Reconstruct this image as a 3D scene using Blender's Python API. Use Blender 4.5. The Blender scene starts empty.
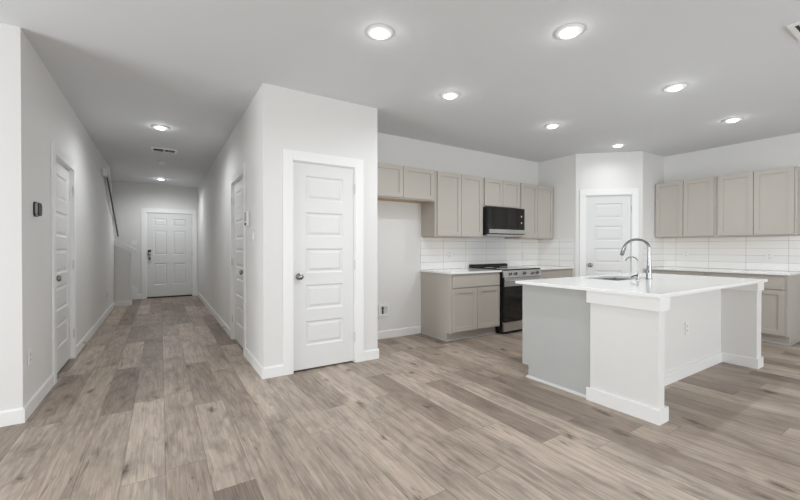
import bpy, bmesh, math, random
from mathutils import Vector, Matrix
random.seed(7)
PI = math.pi
scene = bpy.context.scene
C = scene.collection

# ------------------------------------------------------------------ camera, world, daylight, exposure
cam_data = bpy.data.cameras.new('camera')
cam_data.sensor_width = 36.0
cam_data.lens = 376.46 * 36.0 / 800.0
cam_data.clip_start = 0.05
cam_data.clip_end = 100
cam = bpy.data.objects.new('camera', cam_data)
cam.location = (0, 0, 1.2174)
cam.rotation_euler = (math.radians(90 - 0.3675), 0, math.radians(-32.4675))
C.objects.link(cam)
scene.camera = cam

world = bpy.data.worlds.new('overcast_sky')
scene.world = world
world.use_nodes = True
bg = world.node_tree.nodes['Background']
bg.inputs['Color'].default_value = (0.92, 0.96, 1.0, 1)
bg.inputs['Strength'].default_value = 1.0

def daylight(name, loc, rot, sx, sy, watts, col=(0.92, 0.97, 1.005)):
    l = bpy.data.lights.new(name, 'AREA')
    l.shape = 'RECTANGLE'; l.size = sx; l.size_y = sy
    l.energy = watts; l.color = col
    o = bpy.data.objects.new(name, l)
    o.location = loc; o.rotation_euler = rot
    C.objects.link(o)
    return o
# daylight entering through the living-room windows behind and left of the camera
W_SIDE = 66.0
for wx, W_BACK in ((-2.2, 47.0), (1.0, 38.0), (4.2, 84.0)):
    daylight('window_daylight', (wx, -3.3, 1.10), (PI / 2, 0, 0), 1.7, 1.9, W_BACK)
for i, wy in enumerate((1.6, 2.85)):
    daylight('window_daylight', (-4.45, wy, 1.10), (PI / 2, 0, -PI / 2), 1.05, 1.9, W_SIDE)

scene.view_settings.view_transform = 'Standard'
scene.view_settings.look = 'None'
scene.view_settings.gamma = 1.0
scene.view_settings.use_curve_mapping = False
scene.view_settings.exposure = 0.0
scene.cycles.max_bounces = 14
scene.cycles.diffuse_bounces = 8
scene.cycles.glossy_bounces = 6
scene.cycles.caustics_reflective = False
scene.cycles.caustics_refractive = False
scene.cycles.sample_clamp_indirect = 6.0

DOWNLIGHT_WATTS = 8.0
DOWNLIGHT_GLOW = 4.0
DOWNLIGHT_SPILL = 0.5

# ------------------------------------------------------------------ helpers
def new(): return bmesh.new()

def box(bm, x0, x1, y0, y1, z0, z1, bev=0.0, M=None):
    m = Matrix.Translation(((x0 + x1) / 2, (y0 + y1) / 2, (z0 + z1) / 2)) @ Matrix.Diagonal((abs(x1 - x0), abs(y1 - y0), abs(z1 - z0), 1))
    if M is not None: m = M @ m
    r = bmesh.ops.create_cube(bm, size=1.0, matrix=m)
    if bev > 0:
        es = set()
        for v in r['verts']:
            for e in v.link_edges: es.add(e)
        bmesh.ops.bevel(bm, geom=list(es), offset=bev, segments=2, profile=0.7, affect='EDGES')

class F:
    """wall frame: a runs along the wall (to the viewer's right), d comes out towards the viewer, z is up"""
    def __init__(s, ox, oy, rx, ry):
        l = math.hypot(rx, ry); s.o = Vector((ox, oy, 0)); s.r = Vector((rx / l, ry / l, 0))
        s.n = Vector((s.r.y, -s.r.x, 0))
    def p(s, a, d, z): return s.o + s.r * a + s.n * d + Vector((0, 0, z))
    def M(s):
        r, n = s.r, s.n
        return Matrix(((r.x, n.x, 0, s.o.x), (r.y, n.y, 0, s.o.y), (0, 0, 1, 0), (0, 0, 0, 1)))
    def box(s, bm, a0, a1, d0, d1, z0, z1, bev=0.0): box(bm, a0, a1, d0, d1, z0, z1, bev, s.M())

def prism(bm, pts, ext):
    """polygon pts (Vectors) extruded along ext"""
    a = [bm.verts.new(p) for p in pts]; b = [bm.verts.new(p + ext) for p in pts]
    bm.faces.new(a); bm.faces.new(b[::-1])
    n = len(a)
    for i in range(n):
        bm.faces.new((a[i], b[i], b[(i + 1) % n], a[(i + 1) % n]))

def ortho(ax):
    ax = ax.normalized()
    t = Vector((0, 0, 1)) if abs(ax.z) < 0.9 else Vector((1, 0, 0))
    u = ax.cross(t).normalized(); return u, ax.cross(u).normalized()

def lathe(bm, P, ax, prof, seg=24):
    """prof: (distance along axis, radius); ends with radius 0 become caps"""
    ax = Vector(ax).normalized(); u, w = ortho(ax); P = Vector(P)
    rings = []
    for d, r in prof:
        c = P + ax * d
        if r < 1e-6: rings.append([bm.verts.new(c)])
        else: rings.append([bm.verts.new(c + (u * math.cos(2 * PI * i / seg) + w * math.sin(2 * PI * i / seg)) * r) for i in range(seg)])
    for A, B in zip(rings, rings[1:]):
        for i in range(seg):
            j = (i + 1) % seg
            if len(A) == 1 and len(B) == 1: continue
            if len(A) == 1: bm.faces.new((A[0], B[i], B[j]))
            elif len(B) == 1: bm.faces.new((A[i], A[j], B[0]))
            else: bm.faces.new((A[i], A[j], B[j], B[i]))
    if len(rings[0]) > 1: bm.faces.new(rings[0][::-1])
    if len(rings[-1]) > 1: bm.faces.new(rings[-1])

def tube(bm, pts, rad, seg=14):
    pts = [Vector(p) for p in pts]; n = len(pts)
    rad = rad if isinstance(rad, (list, tuple)) else [rad] * n
    rings = []; u = None
    for i, p in enumerate(pts):
        t = (pts[min(i + 1, n - 1)] - pts[max(i - 1, 0)]).normalized()
        if u is None: u, w = ortho(t)
        else:
            u = (u - t * u.dot(t)).normalized()
        w = t.cross(u)
        rings.append([bm.verts.new(p + (u * math.cos(2 * PI * k / seg) + w * math.sin(2 * PI * k / seg)) * rad[i]) for k in range(seg)])
    for A, B in zip(rings, rings[1:]):
        for k in range(seg):
            j = (k + 1) % seg
            bm.faces.new((A[k], A[j], B[j], B[k]))
    bm.faces.new(rings[0][::-1]); bm.faces.new(rings[-1])

def slab(bm, fr, a0, z0, W, H, d_front, T, panels, rings):
    """door or drawer front: a slab whose front carries panels (grid aligned rects in local a,z); rings = [(inset, depth)...]"""
    xs = sorted({0, W} | {q for p in panels for q in (p[0], p[1])})
    zs = sorted({0, H} | {q for p in panels for q in (p[2], p[3])})
    def V(a, d, z): return bm.verts.new(fr.p(a0 + a, d_front + d, z0 + z))
    def quad(A, B, Cc, D): bm.faces.new((A, B, Cc, D))
    for i in range(len(xs) - 1):
        for j in range(len(zs) - 1):
            x0, x1, y0, y1 = xs[i], xs[i + 1], zs[j], zs[j + 1]
            inp = any(p[0] - 1e-6 <= x0 and x1 <= p[1] + 1e-6 and p[2] - 1e-6 <= y0 and y1 <= p[3] + 1e-6 for p in panels)
            prev = [V(x0, 0, y0), V(x1, 0, y0), V(x1, 0, y1), V(x0, 0, y1)]
            if inp:
                for ins, dep in rings:
                    cur = [V(x0 + ins, dep, y0 + ins), V(x1 - ins, dep, y0 + ins), V(x1 - ins, dep, y1 - ins), V(x0 + ins, dep, y1 - ins)]
                    for k in range(4): quad(prev[k], prev[(k + 1) % 4], cur[(k + 1) % 4], cur[k])
                    prev = cur
            quad(*prev)
    for x in (0, W):
        for j in range(len(zs) - 1):
            quad(V(x, 0, zs[j]), V(x, 0, zs[j + 1]), V(x, -T, zs[j + 1]), V(x, -T, zs[j]))
    for z in (0, H):
        for i in range(len(xs) - 1):
            quad(V(xs[i], 0, z), V(xs[i + 1], 0, z), V(xs[i + 1], -T, z), V(xs[i], -T, z))
    for i in range(len(xs) - 1):
        for j in range(len(zs) - 1):
            quad(V(xs[i], -T, zs[j]), V(xs[i + 1], -T, zs[j]), V(xs[i + 1], -T, zs[j + 1]), V(xs[i], -T, zs[j + 1]))
    bmesh.ops.remove_doubles(bm, verts=bm.verts, dist=1e-5)

RAISED = [(0.012, -0.009), (0.026, -0.009), (0.046, -0.002)]
SHAKER = [(0.0015, -0.011)]

def world_loc(o):
    v = Vector((0, 0, 0))
    while o is not None: v += Vector(o.location); o = o.parent
    return v

def obj(name, bm, mat, parent=None, smooth=False, origin=None):
    bmesh.ops.recalc_face_normals(bm, faces=bm.faces)
    if parent is not None: off = world_loc(parent)
    else:
        lo = [min(v.co[k] for v in bm.verts) for k in range(3)]; hi = [max(v.co[k] for v in bm.verts) for k in range(3)]
        off = Vector(((lo[0] + hi[0]) / 2, (lo[1] + hi[1]) / 2, lo[2])) if origin is None else Vector(origin)
    bmesh.ops.translate(bm, verts=bm.verts, vec=-off)
    me = bpy.data.meshes.new(name); bm.to_mesh(me); bm.free()
    if smooth:
        for p in me.polygons: p.use_smooth = True
        try: me.set_sharp_from_angle(angle=math.radians(38))
        except Exception: pass
    me.materials.append(mat)
    o = bpy.data.objects.new(name, me); C.objects.link(o)
    if parent is not None: o.parent = parent
    else: o.location = off
    return o

def tag(o, label, cat, group=None, kind=None):
    o['label'] = label; o['category'] = cat
    if group: o['group'] = group
    if kind: o['kind'] = kind
    return o

def thing(name, label, cat, loc, group=None, kind=None):
    o = bpy.data.objects.new(name, None); C.objects.link(o)
    o.empty_display_size = 0.1; o.location = loc
    return tag(o, label, cat, group, kind)

def struct(name, bm, mat, label, cat, smooth=False):
    return tag(obj(name, bm, mat, None, smooth), label, cat, None, 'structure')

# ------------------------------------------------------------------ materials
def lin(r, g, b):
    f = lambda c: (c / 255 / 12.92) if c / 255 <= 0.04045 else ((c / 255 + 0.055) / 1.055) ** 2.4
    return (f(r), f(g), f(b), 1)

def mat(name, col, rough=0.5, metal=0.0, bump=None, spec=0.5, coat=0.0, vary=0.0):
    m = bpy.data.materials.new(name); m.use_nodes = True
    nt = m.node_tree; b = nt.nodes['Principled BSDF']
    b.inputs['Base Color'].default_value = col
    b.inputs['Roughness'].default_value = rough; b.inputs['Metallic'].default_value = metal
    b.inputs['Specular IOR Level'].default_value = spec
    b.inputs['Coat Weight'].default_value = coat
    tc = nt.nodes.new('ShaderNodeTexCoord')
    n = nt.nodes.new('ShaderNodeTexNoise'); n.inputs['Scale'].default_value = bump[0] if bump else 40
    n.inputs['Detail'].default_value = 3
    nt.links.new(tc.outputs['Object'], n.inputs['Vector'])
    if bump:
        bp = nt.nodes.new('ShaderNodeBump'); bp.inputs['Strength'].default_value = bump[1]; bp.inputs['Distance'].default_value = bump[2]
        nt.links.new(n.outputs['Fac'], bp.inputs['Height']); nt.links.new(bp.outputs['Normal'], b.inputs['Normal'])
    if vary:
        mx = nt.nodes.new('ShaderNodeMix'); mx.data_type = 'RGBA'; mx.blend_type = 'MULTIPLY'
        mx.inputs['Factor'].default_value = 1.0; mx.inputs['A'].default_value = col
        mr = nt.nodes.new('ShaderNodeMapRange'); mr.inputs['To Min'].default_value = 1 - vary; mr.inputs['To Max'].default_value = 1 + vary
        nt.links.new(n.outputs['Fac'], mr.inputs['Value'])
        nt.links.new(mr.outputs['Result'], mx.inputs['B']); nt.links.new(mx.outputs['Result'], b.inputs['Base Color'])
    return m

M_wall = mat('wall_paint', lin(225, 224, 222), 0.6, bump=(170, 0.12, 0.004), spec=0.25)
M_ceil = mat('ceiling_paint', lin(220, 222, 224), 0.75, bump=(120, 0.18, 0.005), spec=0.2)
M_trim = mat('trim_paint', lin(236, 236, 235), 0.35, spec=0.4)
M_door = mat('door_paint', lin(222, 222, 221), 0.35, spec=0.4)
M_cab = mat('cabinet_paint', lin(184, 178, 170), 0.45, spec=0.35)
M_gray = mat('end_panel_paint', lin(182, 183, 181), 0.5, spec=0.35)
M_shoe = mat('shoe_molding_paint', lin(205, 206, 204), 0.45)
M_wood = mat('raw_plywood', lin(186, 160, 130), 0.6, vary=0.1)
M_quartz = mat('white_quartz', lin(240, 240, 239), 0.08, spec=0.5, vary=0.015)
M_steel = mat('brushed_steel', lin(205, 205, 205), 0.32, metal=1.0, bump=(300, 0.03, 0.001))
M_chrome = mat('polished_chrome', lin(160, 160, 161), 0.16, metal=1.0)
M_nickel = mat('satin_nickel', lin(150, 148, 145), 0.25, metal=1.0)
M_hinge = mat('brushed_hinge_metal', lin(205, 204, 201), 0.4, metal=0.4)
M_black = mat('black_enamel', lin(22, 22, 23), 0.25)
M_bglass = mat('black_glass', lin(14, 14, 15), 0.05, spec=0.6)
M_dark = mat('dark_plastic', lin(38, 37, 36), 0.4)
M_grey = mat('grey_plastic', lin(168, 167, 165), 0.4)
M_plate = mat('white_plastic', lin(232, 232, 230), 0.35)
M_slot = mat('dark_slot', lin(45, 44, 43), 0.7)
M_brass = mat('door_stop_brass', lin(190, 170, 130), 0.3, metal=0.8)
M_sill = mat('bronze_threshold', lin(78, 66, 56), 0.5, metal=0.3)
M_rail_shade = mat('handrail_edge_shade', lin(92, 90, 88), 0.45)  # dark tone painting the shadow lines beside the white rail

def emissive(name, col, strength):
    m = bpy.data.materials.new(name); m.use_nodes = True
    nt = m.node_tree; b = nt.nodes['Principled BSDF']
    b.inputs['Base Color'].default_value = (0.9, 0.9, 0.9, 1)
    b.inputs['Emission Color'].default_value = col; b.inputs['Emission Strength'].default_value = strength
    return m
M_lamp = emissive('lit_diffuser', (1, 0.98, 0.95, 1), DOWNLIGHT_GLOW)

def floor_material():
    m = bpy.data.materials.new('vinyl_plank'); m.use_nodes = True
    nt = m.node_tree; N = nt.nodes; L = nt.links; b = N['Principled BSDF']
    def math_(op, a, c=None):
        n = N.new('ShaderNodeMath'); n.operation = op
        for i, v in enumerate((a, c)):
            if v is None: continue
            if isinstance(v, (int, float)): n.inputs[i].default_value = v
            else: L.new(v, n.inputs[i])
        return n.outputs[0]
    def comb(x, y, z):
        n = N.new('ShaderNodeCombineXYZ')
        for i, v in enumerate((x, y, z)):
            if isinstance(v, (int, float)): n.inputs[i].default_value = v
            else: L.new(v, n.inputs[i])
        return n.outputs[0]
    geo = N.new('ShaderNodeNewGeometry'); sp = N.new('ShaderNodeSeparateXYZ'); L.new(geo.outputs['Position'], sp.inputs[0])
    X, Y = sp.outputs[0], sp.outputs[1]
    pw, pl = 0.198, 1.22
    u = math_('DIVIDE', math_('ADD', X, 20 * pw - 0.02), pw); iu = math_('FLOOR', u); fu = math_('FRACT', u)
    wn = N.new('ShaderNodeTexWhiteNoise'); wn.noise_dimensions = '1D'; L.new(iu, wn.inputs['W'])
    v = math_('ADD', math_('DIVIDE', Y, pl), math_('MULTIPLY', wn.outputs['Value'], 7.3)); iv = math_('FLOOR', v); fv = math_('FRACT', v)
    wn2 = N.new('ShaderNodeTexWhiteNoise'); wn2.noise_dimensions = '2D'; L.new(comb(iu, iv, 0), wn2.inputs['Vector'])
    rnd = wn2.outputs['Value']
    wn3 = N.new('ShaderNodeTexWhiteNoise'); wn3.noise_dimensions = '2D'; L.new(comb(math_('ADD', iu, 31.7), iv, 0), wn3.inputs['Vector'])
    seed = math_('MULTIPLY', rnd, 57.0)
    def noise(sx, sy, scale, detail, rough=0.55, dist=0.0):
        n = N.new('ShaderNodeTexNoise'); n.inputs['Scale'].default_value = scale; n.inputs['Detail'].default_value = detail
        n.inputs['Roughness'].default_value = rough; n.inputs['Distortion'].default_value = dist
        L.new(comb(math_('MULTIPLY', X, sx), math_('MULTIPLY', Y, sy), seed), n.inputs['Vector'])
        return n.outputs['Fac']
    def ramp(fac, *stops):
        r = N.new('ShaderNodeValToRGB'); L.new(fac, r.inputs[0])
        els = r.color_ramp.elements
        els[0].position, els[0].color = stops[0]; els[1].position, els[1].color = stops[-1]
        for p, c in stops[1:-1]:
            e = els.new(p); e.color = c
        return r.outputs[0]
    base = ramp(rnd, (0.0, lin(134, 120, 110)), (0.25, lin(158, 143, 132)), (0.65, lin(177, 162, 150)), (1.0, lin(187, 172, 160)))
    def mul(A, B, f=1.0):
        n = N.new('ShaderNodeMix'); n.data_type = 'RGBA'; n.blend_type = 'MULTIPLY'; n.inputs['Factor'].default_value = f
        L.new(A, n.inputs['A']); L.new(B, n.inputs['B']); return n.outputs['Result']
    g = lambda v: (v, v, v * 0.995, 1)
    cloud = ramp(noise(5.0, 1.9, 1.0, 5, 0.6, 1.2), (0.30, g(0.70)), (0.50, g(0.99)), (0.72, g(1.13)))
    streak = ramp(noise(26, 1.3, 1.0, 4, 0.6, 0.5), (0.30, g(0.84)), (0.62, g(1.06)))
    grain = ramp(noise(190, 3.6, 1.0, 4, 0.65, 0.5), (0.34, g(0.76)), (0.62, g(1.10)))
    # cathedral figure: distorted rings stretched along the plank
    wv = N.new('ShaderNodeTexWave'); wv.wave_type = 'RINGS'; wv.rings_direction = 'SPHERICAL'
    wv.inputs['Scale'].default_value = 5.5; wv.inputs['Distortion'].default_value = 7.0; wv.inputs['Detail'].default_value = 4; wv.inputs['Detail Scale'].default_value = 1.2
    L.new(comb(math_('MULTIPLY', math_('ADD', X, math_('MULTIPLY', wn3.outputs['Value'], 0.8)), 4.0), math_('MULTIPLY', Y, 0.6), seed), wv.inputs['Vector'])
    fig = ramp(wv.outputs['Fac'], (0.0, g(0.80)), (0.5, g(1.05)))
    # knots: a few dark oval spots with a soft brown halo
    vo = N.new('ShaderNodeTexVoronoi'); vo.feature = 'F1'; vo.inputs['Scale'].default_value = 1.0; vo.inputs['Randomness'].default_value = 1.0
    warp = math_('MULTIPLY', math_('SUBTRACT', noise(16, 9, 1.0, 3, 0.6), 0.5), 0.55)
    L.new(comb(math_('ADD', math_('MULTIPLY', X, 5.2), warp), math_('ADD', math_('MULTIPLY', Y, 2.4), warp), seed), vo.inputs['Vector'])
    knots = ramp(vo.outputs['Distance'], (0.03, (0.34, 0.29, 0.26, 1)), (0.09, (0.66, 0.62, 0.58, 1)), (0.20, (1, 1, 1, 1)))
    cracks = ramp(noise(34, 3.0, 1.0, 2, 0.5, 1.6), (0.66, g(1.0)), (0.74, (0.58, 0.53, 0.49, 1)))
    col = mul(mul(mul(mul(mul(mul(base, cloud), streak), grain), fig, 0.8), knots), cracks)
    ex = math_('MULTIPLY', math_('MINIMUM', fu, math_('SUBTRACT', 1.0, fu)), pw)
    ey = math_('MULTIPLY', math_('MINIMUM', fv, math_('SUBTRACT', 1.0, fv)), pl)
    seam = ramp(math_('MINIMUM', ex, ey), (0.0, g(0.60)), (0.0026, g(1.0)))
    col = mul(col, seam)
    L.new(col, b.inputs['Base Color'])
    b.inputs['Roughness'].default_value = 0.42
    b.inputs['Specular IOR Level'].default_value = 0.32
    bp = N.new('ShaderNodeBump'); bp.inputs['Strength'].default_value = 0.2; bp.inputs['Distance'].default_value = 0.002
    L.new(grain, bp.inputs['Height']); L.new(bp.outputs['Normal'], b.inputs['Normal'])
    return m
M_floor = floor_material()

def tile_material(axis, a0, z0):
    m = bpy.data.materials.new('backsplash_tile'); m.use_nodes = True
    nt = m.node_tree; N = nt.nodes; L = nt.links; b = N['Principled BSDF']
    geo = N.new('ShaderNodeNewGeometry'); sp = N.new('ShaderNodeSeparateXYZ'); L.new(geo.outputs['Position'], sp.inputs[0])
    def sub(o, v):
        n = N.new('ShaderNodeMath'); n.operation = 'SUBTRACT'; L.new(o, n.inputs[0]); n.inputs[1].default_value = v; return n.outputs[0]
    cb = N.new('ShaderNodeCombineXYZ'); L.new(sub(sp.outputs[axis], a0), cb.inputs[0]); L.new(sub(sp.outputs[2], z0), cb.inputs[1])
    br = N.new('ShaderNodeTexBrick'); br.offset = 0.0; br.squash = 1.0
    br.inputs['Color1'].default_value = lin(238, 238, 236); br.inputs['Color2'].default_value = lin(233, 233, 231)
    br.inputs['Mortar'].default_value = lin(176, 175, 172)
    br.inputs['Scale'].default_value = 1.0; br.inputs['Mortar Size'].default_value = 0.0022; br.inputs['Mortar Smooth'].default_value = 0.2
    br.inputs['Brick Width'].default_value = 0.438; br.inputs['Row Height'].default_value = 0.1025
    L.new(cb.outputs[0], br.inputs['Vector'])
    L.new(br.outputs['Color'], b.inputs['Base Color'])
    b.inputs['Roughness'].default_value = 0.18
    bp = N.new('ShaderNodeBump'); bp.invert = True; bp.inputs['Strength'].default_value = 0.4; bp.inputs['Distance'].default_value = 0.002
    L.new(br.outputs['Fac'], bp.inputs['Height']); L.new(bp.outputs['Normal'], b.inputs['Normal'])
    return m

# ------------------------------------------------------------------ the room
XL, YL = -0.812, 3.614            # hall left wall plane, corner
XR, YF, XC = 0.804, 3.623, 2.012  # closet block: hall face, front face, kitchen face
YB = 4.364                        # kitchen back wall
XS, YS1, XS2, YS2 = 5.708, 3.640, 6.4275, 2.962   # corner pantry
XK = 7.143                        # kitchen right wall
YD, YK = 10.836, 9.74             # front door wall, stair knee wall
H, T = 2.74, 0.115
XW, YW = -4.6, -3.4               # living room left and back walls

bm = new(); box(bm, XW - .2, XK + .2, YW - .2, YD + .2, -0.12, 0)
struct('floor', bm, M_floor, 'greige wood-look vinyl plank floor running down the hall', 'floor')
bm = new(); box(bm, XW - .2, XK + .2, YW - .2, YD + .2, H, H + 0.12)
struct('ceiling', bm, M_ceil, 'flat lightly textured grey-white ceiling with round downlights', 'ceiling')

# hall left wall (door opening, sloped end over the stair)
DL = (4.54, 5.41)
HD = 2.065
bm = new()
box(bm, XL - T, XL, YL + T, DL[0], 0, H); box(bm, XL - T, XL, DL[0], DL[1], HD, H); box(bm, XL - T, XL, DL[1], 8.2, 0, H)
prism(bm, [Vector((XL - T, 8.2, 0)), Vector((XL - T, YK, 0)), Vector((XL - T, YK, 1.41)), Vector((XL - T, 9.0, H)), Vector((XL - T, 8.2, H))], Vector((T, 0, 0)))
struct('wall_hall_left', bm, M_wall, 'long white hall wall on the left with a door and thermostat', 'wall')
bm = new(); box(bm, XW, XL, YL, YL + T, 0, H)
struct('wall_living_front', bm, M_wall, 'bright white wall return at the far left edge', 'wall')
# closet block
DR = (4.54, 5.40)
bm = new(); box(bm, XR, XR + T, YF + T, DR[0], 0, H); box(bm, XR, XR + T, DR[0], DR[1], HD, H); box(bm, XR, XR + T, DR[1], YD, 0, H)
struct('wall_hall_right', bm, M_wall, 'white hall wall on the right with a narrow five-panel door', 'wall')
DC = (1.072, 1.743)
bm = new(); box(bm, XR, DC[0], YF, YF + T, 0, H); box(bm, DC[0], DC[1], YF, YF + T, HD, H); box(bm, DC[1], XC, YF, YF + T, 0, H)
struct('wall_closet_front', bm, M_wall, 'white closet wall in the middle holding the five-panel door', 'wall')
bm = new(); box(bm, XC - T, XC, YF + T, YB, 0, H)
struct('wall_closet_side', bm, M_wall, 'side of the closet block facing the refrigerator alcove', 'wall')
bm = new(); box(bm, XR + T, XK + T, YB, YB + T, 0, H)
struct('wall_kitchen_back', bm, M_wall, 'white kitchen wall behind the range and refrigerator alcove', 'wall')
# corner pantry
bm = new(); box(bm, XS, XS + .08, YS1, YB, 0, H)
struct('wall_pantry_left', bm, M_wall, 'short pantry wall beside the left cabinet run', 'wall')
bm = new(); box(bm, XS2, XK, YS2, YS2 + .08, 0, H)
struct('wall_pantry_right', bm, M_wall, 'short pantry wall beside the right cabinet run', 'wall')
FD = F(XS, YS1, XS2 - XS, YS2 - YS1)
LD = math.hypot(XS2 - XS, YS2 - YS1)
DP = (0.150, 0.834)
bm = new()
for a0, a1, z0, z1 in ((0, DP[0], 0, H), (DP[0], DP[1], HD, H), (DP[1], LD, 0, H)): FD.box(bm, a0, a1, -.08, 0, z0, z1)
struct('wall_pantry_corner', bm, M_wall, 'diagonal white pantry wall in the kitchen corner', 'wall')
bm = new(); box(bm, XK, XK + T, YW, YB, 0, H)
struct('wall_kitchen_right', bm, M_wall, 'white kitchen wall on the right above the cabinets', 'wall')
# front door wall, stairwell
FDOOR = (-0.290, 0.685)
bm = new(); box(bm, -2.4, FDOOR[0], YD, YD + T, 0, H); box(bm, FDOOR[0], FDOOR[1], YD, YD + T, HD, H); box(bm, FDOOR[1], XR + T, YD, YD + T, 0, H)
struct('wall_entry', bm, M_wall, 'grey-white wall at the far end of the hall around the front door', 'wall')
bm = new(); box(bm, -2.4 - T, -2.4, YL + T, YD + T, 0, H)
struct('wall_stairwell', bm, M_wall, 'outer stairwell wall hidden behind the hall wall', 'wall')
bm = new()
prism(bm, [Vector((XL - T, YK, 0)), Vector((-.528, YK, 0)), Vector((-.528, YK, 1.135)), Vector((XL - T, YK, 1.345))], Vector((0, .11, 0)))
struct('wall_stair_knee', bm, M_wall, 'low grey-white stair wall with a sloped cap at the end of the hall', 'wall')
bm = new()
prism(bm, [Vector((XL - .0, YK - .03, 1.275)), Vector((-.45, YK - .03, 1.085)), Vector((-.42, YK - .03, 1.165)), Vector((XL - .0, YK - .03, 1.40))], Vector((0, .17, 0)))
struct('trim_stair_cap', bm, M_trim, 'sloped white cap board on the low stair wall', 'trim')
bm = new()
prism(bm, [Vector((XL - T - .01, 8.95, H - .005)), Vector((XL - T - .01, 9.02, H - .005)), Vector((XL - T - .01, YK + .005, 1.43)), Vector((XL - T - .01, YK - .03, 1.40))], Vector((T + .02, 0, 0)))
struct('trim_stair_slope', bm, M_trim, 'sloped end trim of the left hall wall over the stair', 'trim')
# living room, behind the camera
def wall_with_windows(name, fr, length, wins, label):
    bm = new(); c = 0
    for a0, a1, z0, z1 in wins:
        fr.box(bm, c, a0, -T, 0, 0, H); fr.box(bm, a0, a1, -T, 0, 0, z0); fr.box(bm, a0, a1, -T, 0, z1, H); c = a1
    fr.box(bm, c, length, -T, 0, 0, H)
    struct(name, bm, M_wall, label, 'wall')
FB = F(XK, YW, -1, 0); FL = F(XW, YW, 0, 1)
bw = sorted((XK - wx - .85, XK - wx + .85, .10, 2.10) for wx in (-2.2, 1.0, 4.2))
wall_with_windows('wall_living_back', FB, XK - XW, bw, 'living room wall with three windows behind the camera')
lw = sorted((wy - YW - .525, wy - YW + .525, .10, 2.10) for wy in (1.6, 2.85))
wall_with_windows('wall_living_left', FL, YL - YW, lw, 'living room wall with two windows left of the camera')
k = 0
for fr, ws in ((FB, bw), (FL, lw)):
    for a0, a1, z0, z1 in ws:
        k += 1; bm = new()
        for q in ((a0, a0 + .05, z0, z1), (a1 - .05, a1, z0, z1), (a0 + .05, a1 - .05, z0, z0 + .05), (a0 + .05, a1 - .05, z1 - .05, z1), (a0 + .05, a1 - .05, (z0 + z1) / 2 - .02, (z0 + z1) / 2 + .02)):
            fr.box(bm, q[0], q[1], -.10, -.06, q[2], q[3])
        struct('window_%d' % k, bm, M_trim, 'white single-hung window frame in the living room', 'window')

# ------------------------------------------------------------------ baseboards and casings
BT, BH = 0.013, 0.105
def base_profile(bm, fr, a0, a1, h=BH, t=BT):
    pts = [(0.0005, 0), (t, 0), (t, h - .012), (t - .006, h), (0.0005, h)]
    prism(bm, [fr.p(a0, d, z) for d, z in pts], fr.r * (a1 - a0))
FHL = F(XL, YL, 0, 1)     # hall left: a = y - YL, normal +x
FHR = F(XR, YF, 0, -1)    # hall right: a = YF - y, normal -x
FHR = F(XR, YD, 0, -1)    # a = YD - y
FCF = F(0, YF, 1, 0)      # closet front: a = x
FKB = F(0, YB, 1, 0)      # kitchen back: a = x
FKR = F(XK, YS2, 0, -1)   # kitchen right: a = YS2 - y
FEN = F(0, YD, 1, 0)      # entry wall
FLV = F(0, YL, 1, 0)
CW = 0.09
bm = new(); base_profile(bm, FHL, -BT, DL[0] - CW - YL); base_profile(bm, FHL, DL[1] + CW - YL, YK - YL - BT)
struct('baseboard_hall_left', bm, M_trim, 'white baseboard along the left hall wall', 'baseboard')
bm = new(); base_profile(bm, FLV, XW, XL)
struct('baseboard_living_front', bm, M_trim, 'white baseboard at the far left wall return', 'baseboard')
bm = new(); base_profile(bm, FHR, 0, YD - DR[1] - CW); base_profile(bm, FHR, YD - DR[0] + CW, YD - YF + BT)
struct('baseboard_hall_right', bm, M_trim, 'white baseboard along the right hall wall', 'baseboard')
bm = new(); base_profile(bm, FCF, XR, DC[0] - CW); base_profile(bm, FCF, DC[1] + CW, XC + BT); base_profile(bm, F(XC, YF, 0, 1), 0, YB - YF)
struct('baseboard_closet', bm, M_trim, 'white baseboard around the middle closet wall', 'baseboard')
bm = new(); base_profile(bm, FKB, XC + BT, 3.118)
struct('baseboard_alcove', bm, M_trim, 'white baseboard at the back of the refrigerator alcove', 'baseboard')
bm = new(); base_profile(bm, FD, 0.0, DP[0] - CW); base_profile(bm, FD, DP[1] + CW, LD)
struct('baseboard_pantry', bm, M_trim, 'white baseboard beside the pantry door', 'baseboard')
bm = new(); base_profile(bm, FEN, -.50, FDOOR[0] - .095); base_profile(bm, FEN, FDOOR[1] + .095, XR - BT)
struct('baseboard_entry', bm, M_trim, 'white baseboard beside the front door', 'baseboard')
bm = new(); base_profile(bm, F(0, YK, 1, 0), XL + BT, -.528 + BT); base_profile(bm, F(-.528, YK, 0, 1), 0, .11)
struct('baseboard_stair', bm, M_trim, 'white baseboard at the foot of the low stair wall', 'baseboard')
bm = new(); base_profile(bm, FKR, YS2 - 1.27, YS2 - YW)
struct('baseboard_kitchen_right', bm, M_trim, 'white baseboard on the right wall past the cabinets', 'baseboard')

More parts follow.
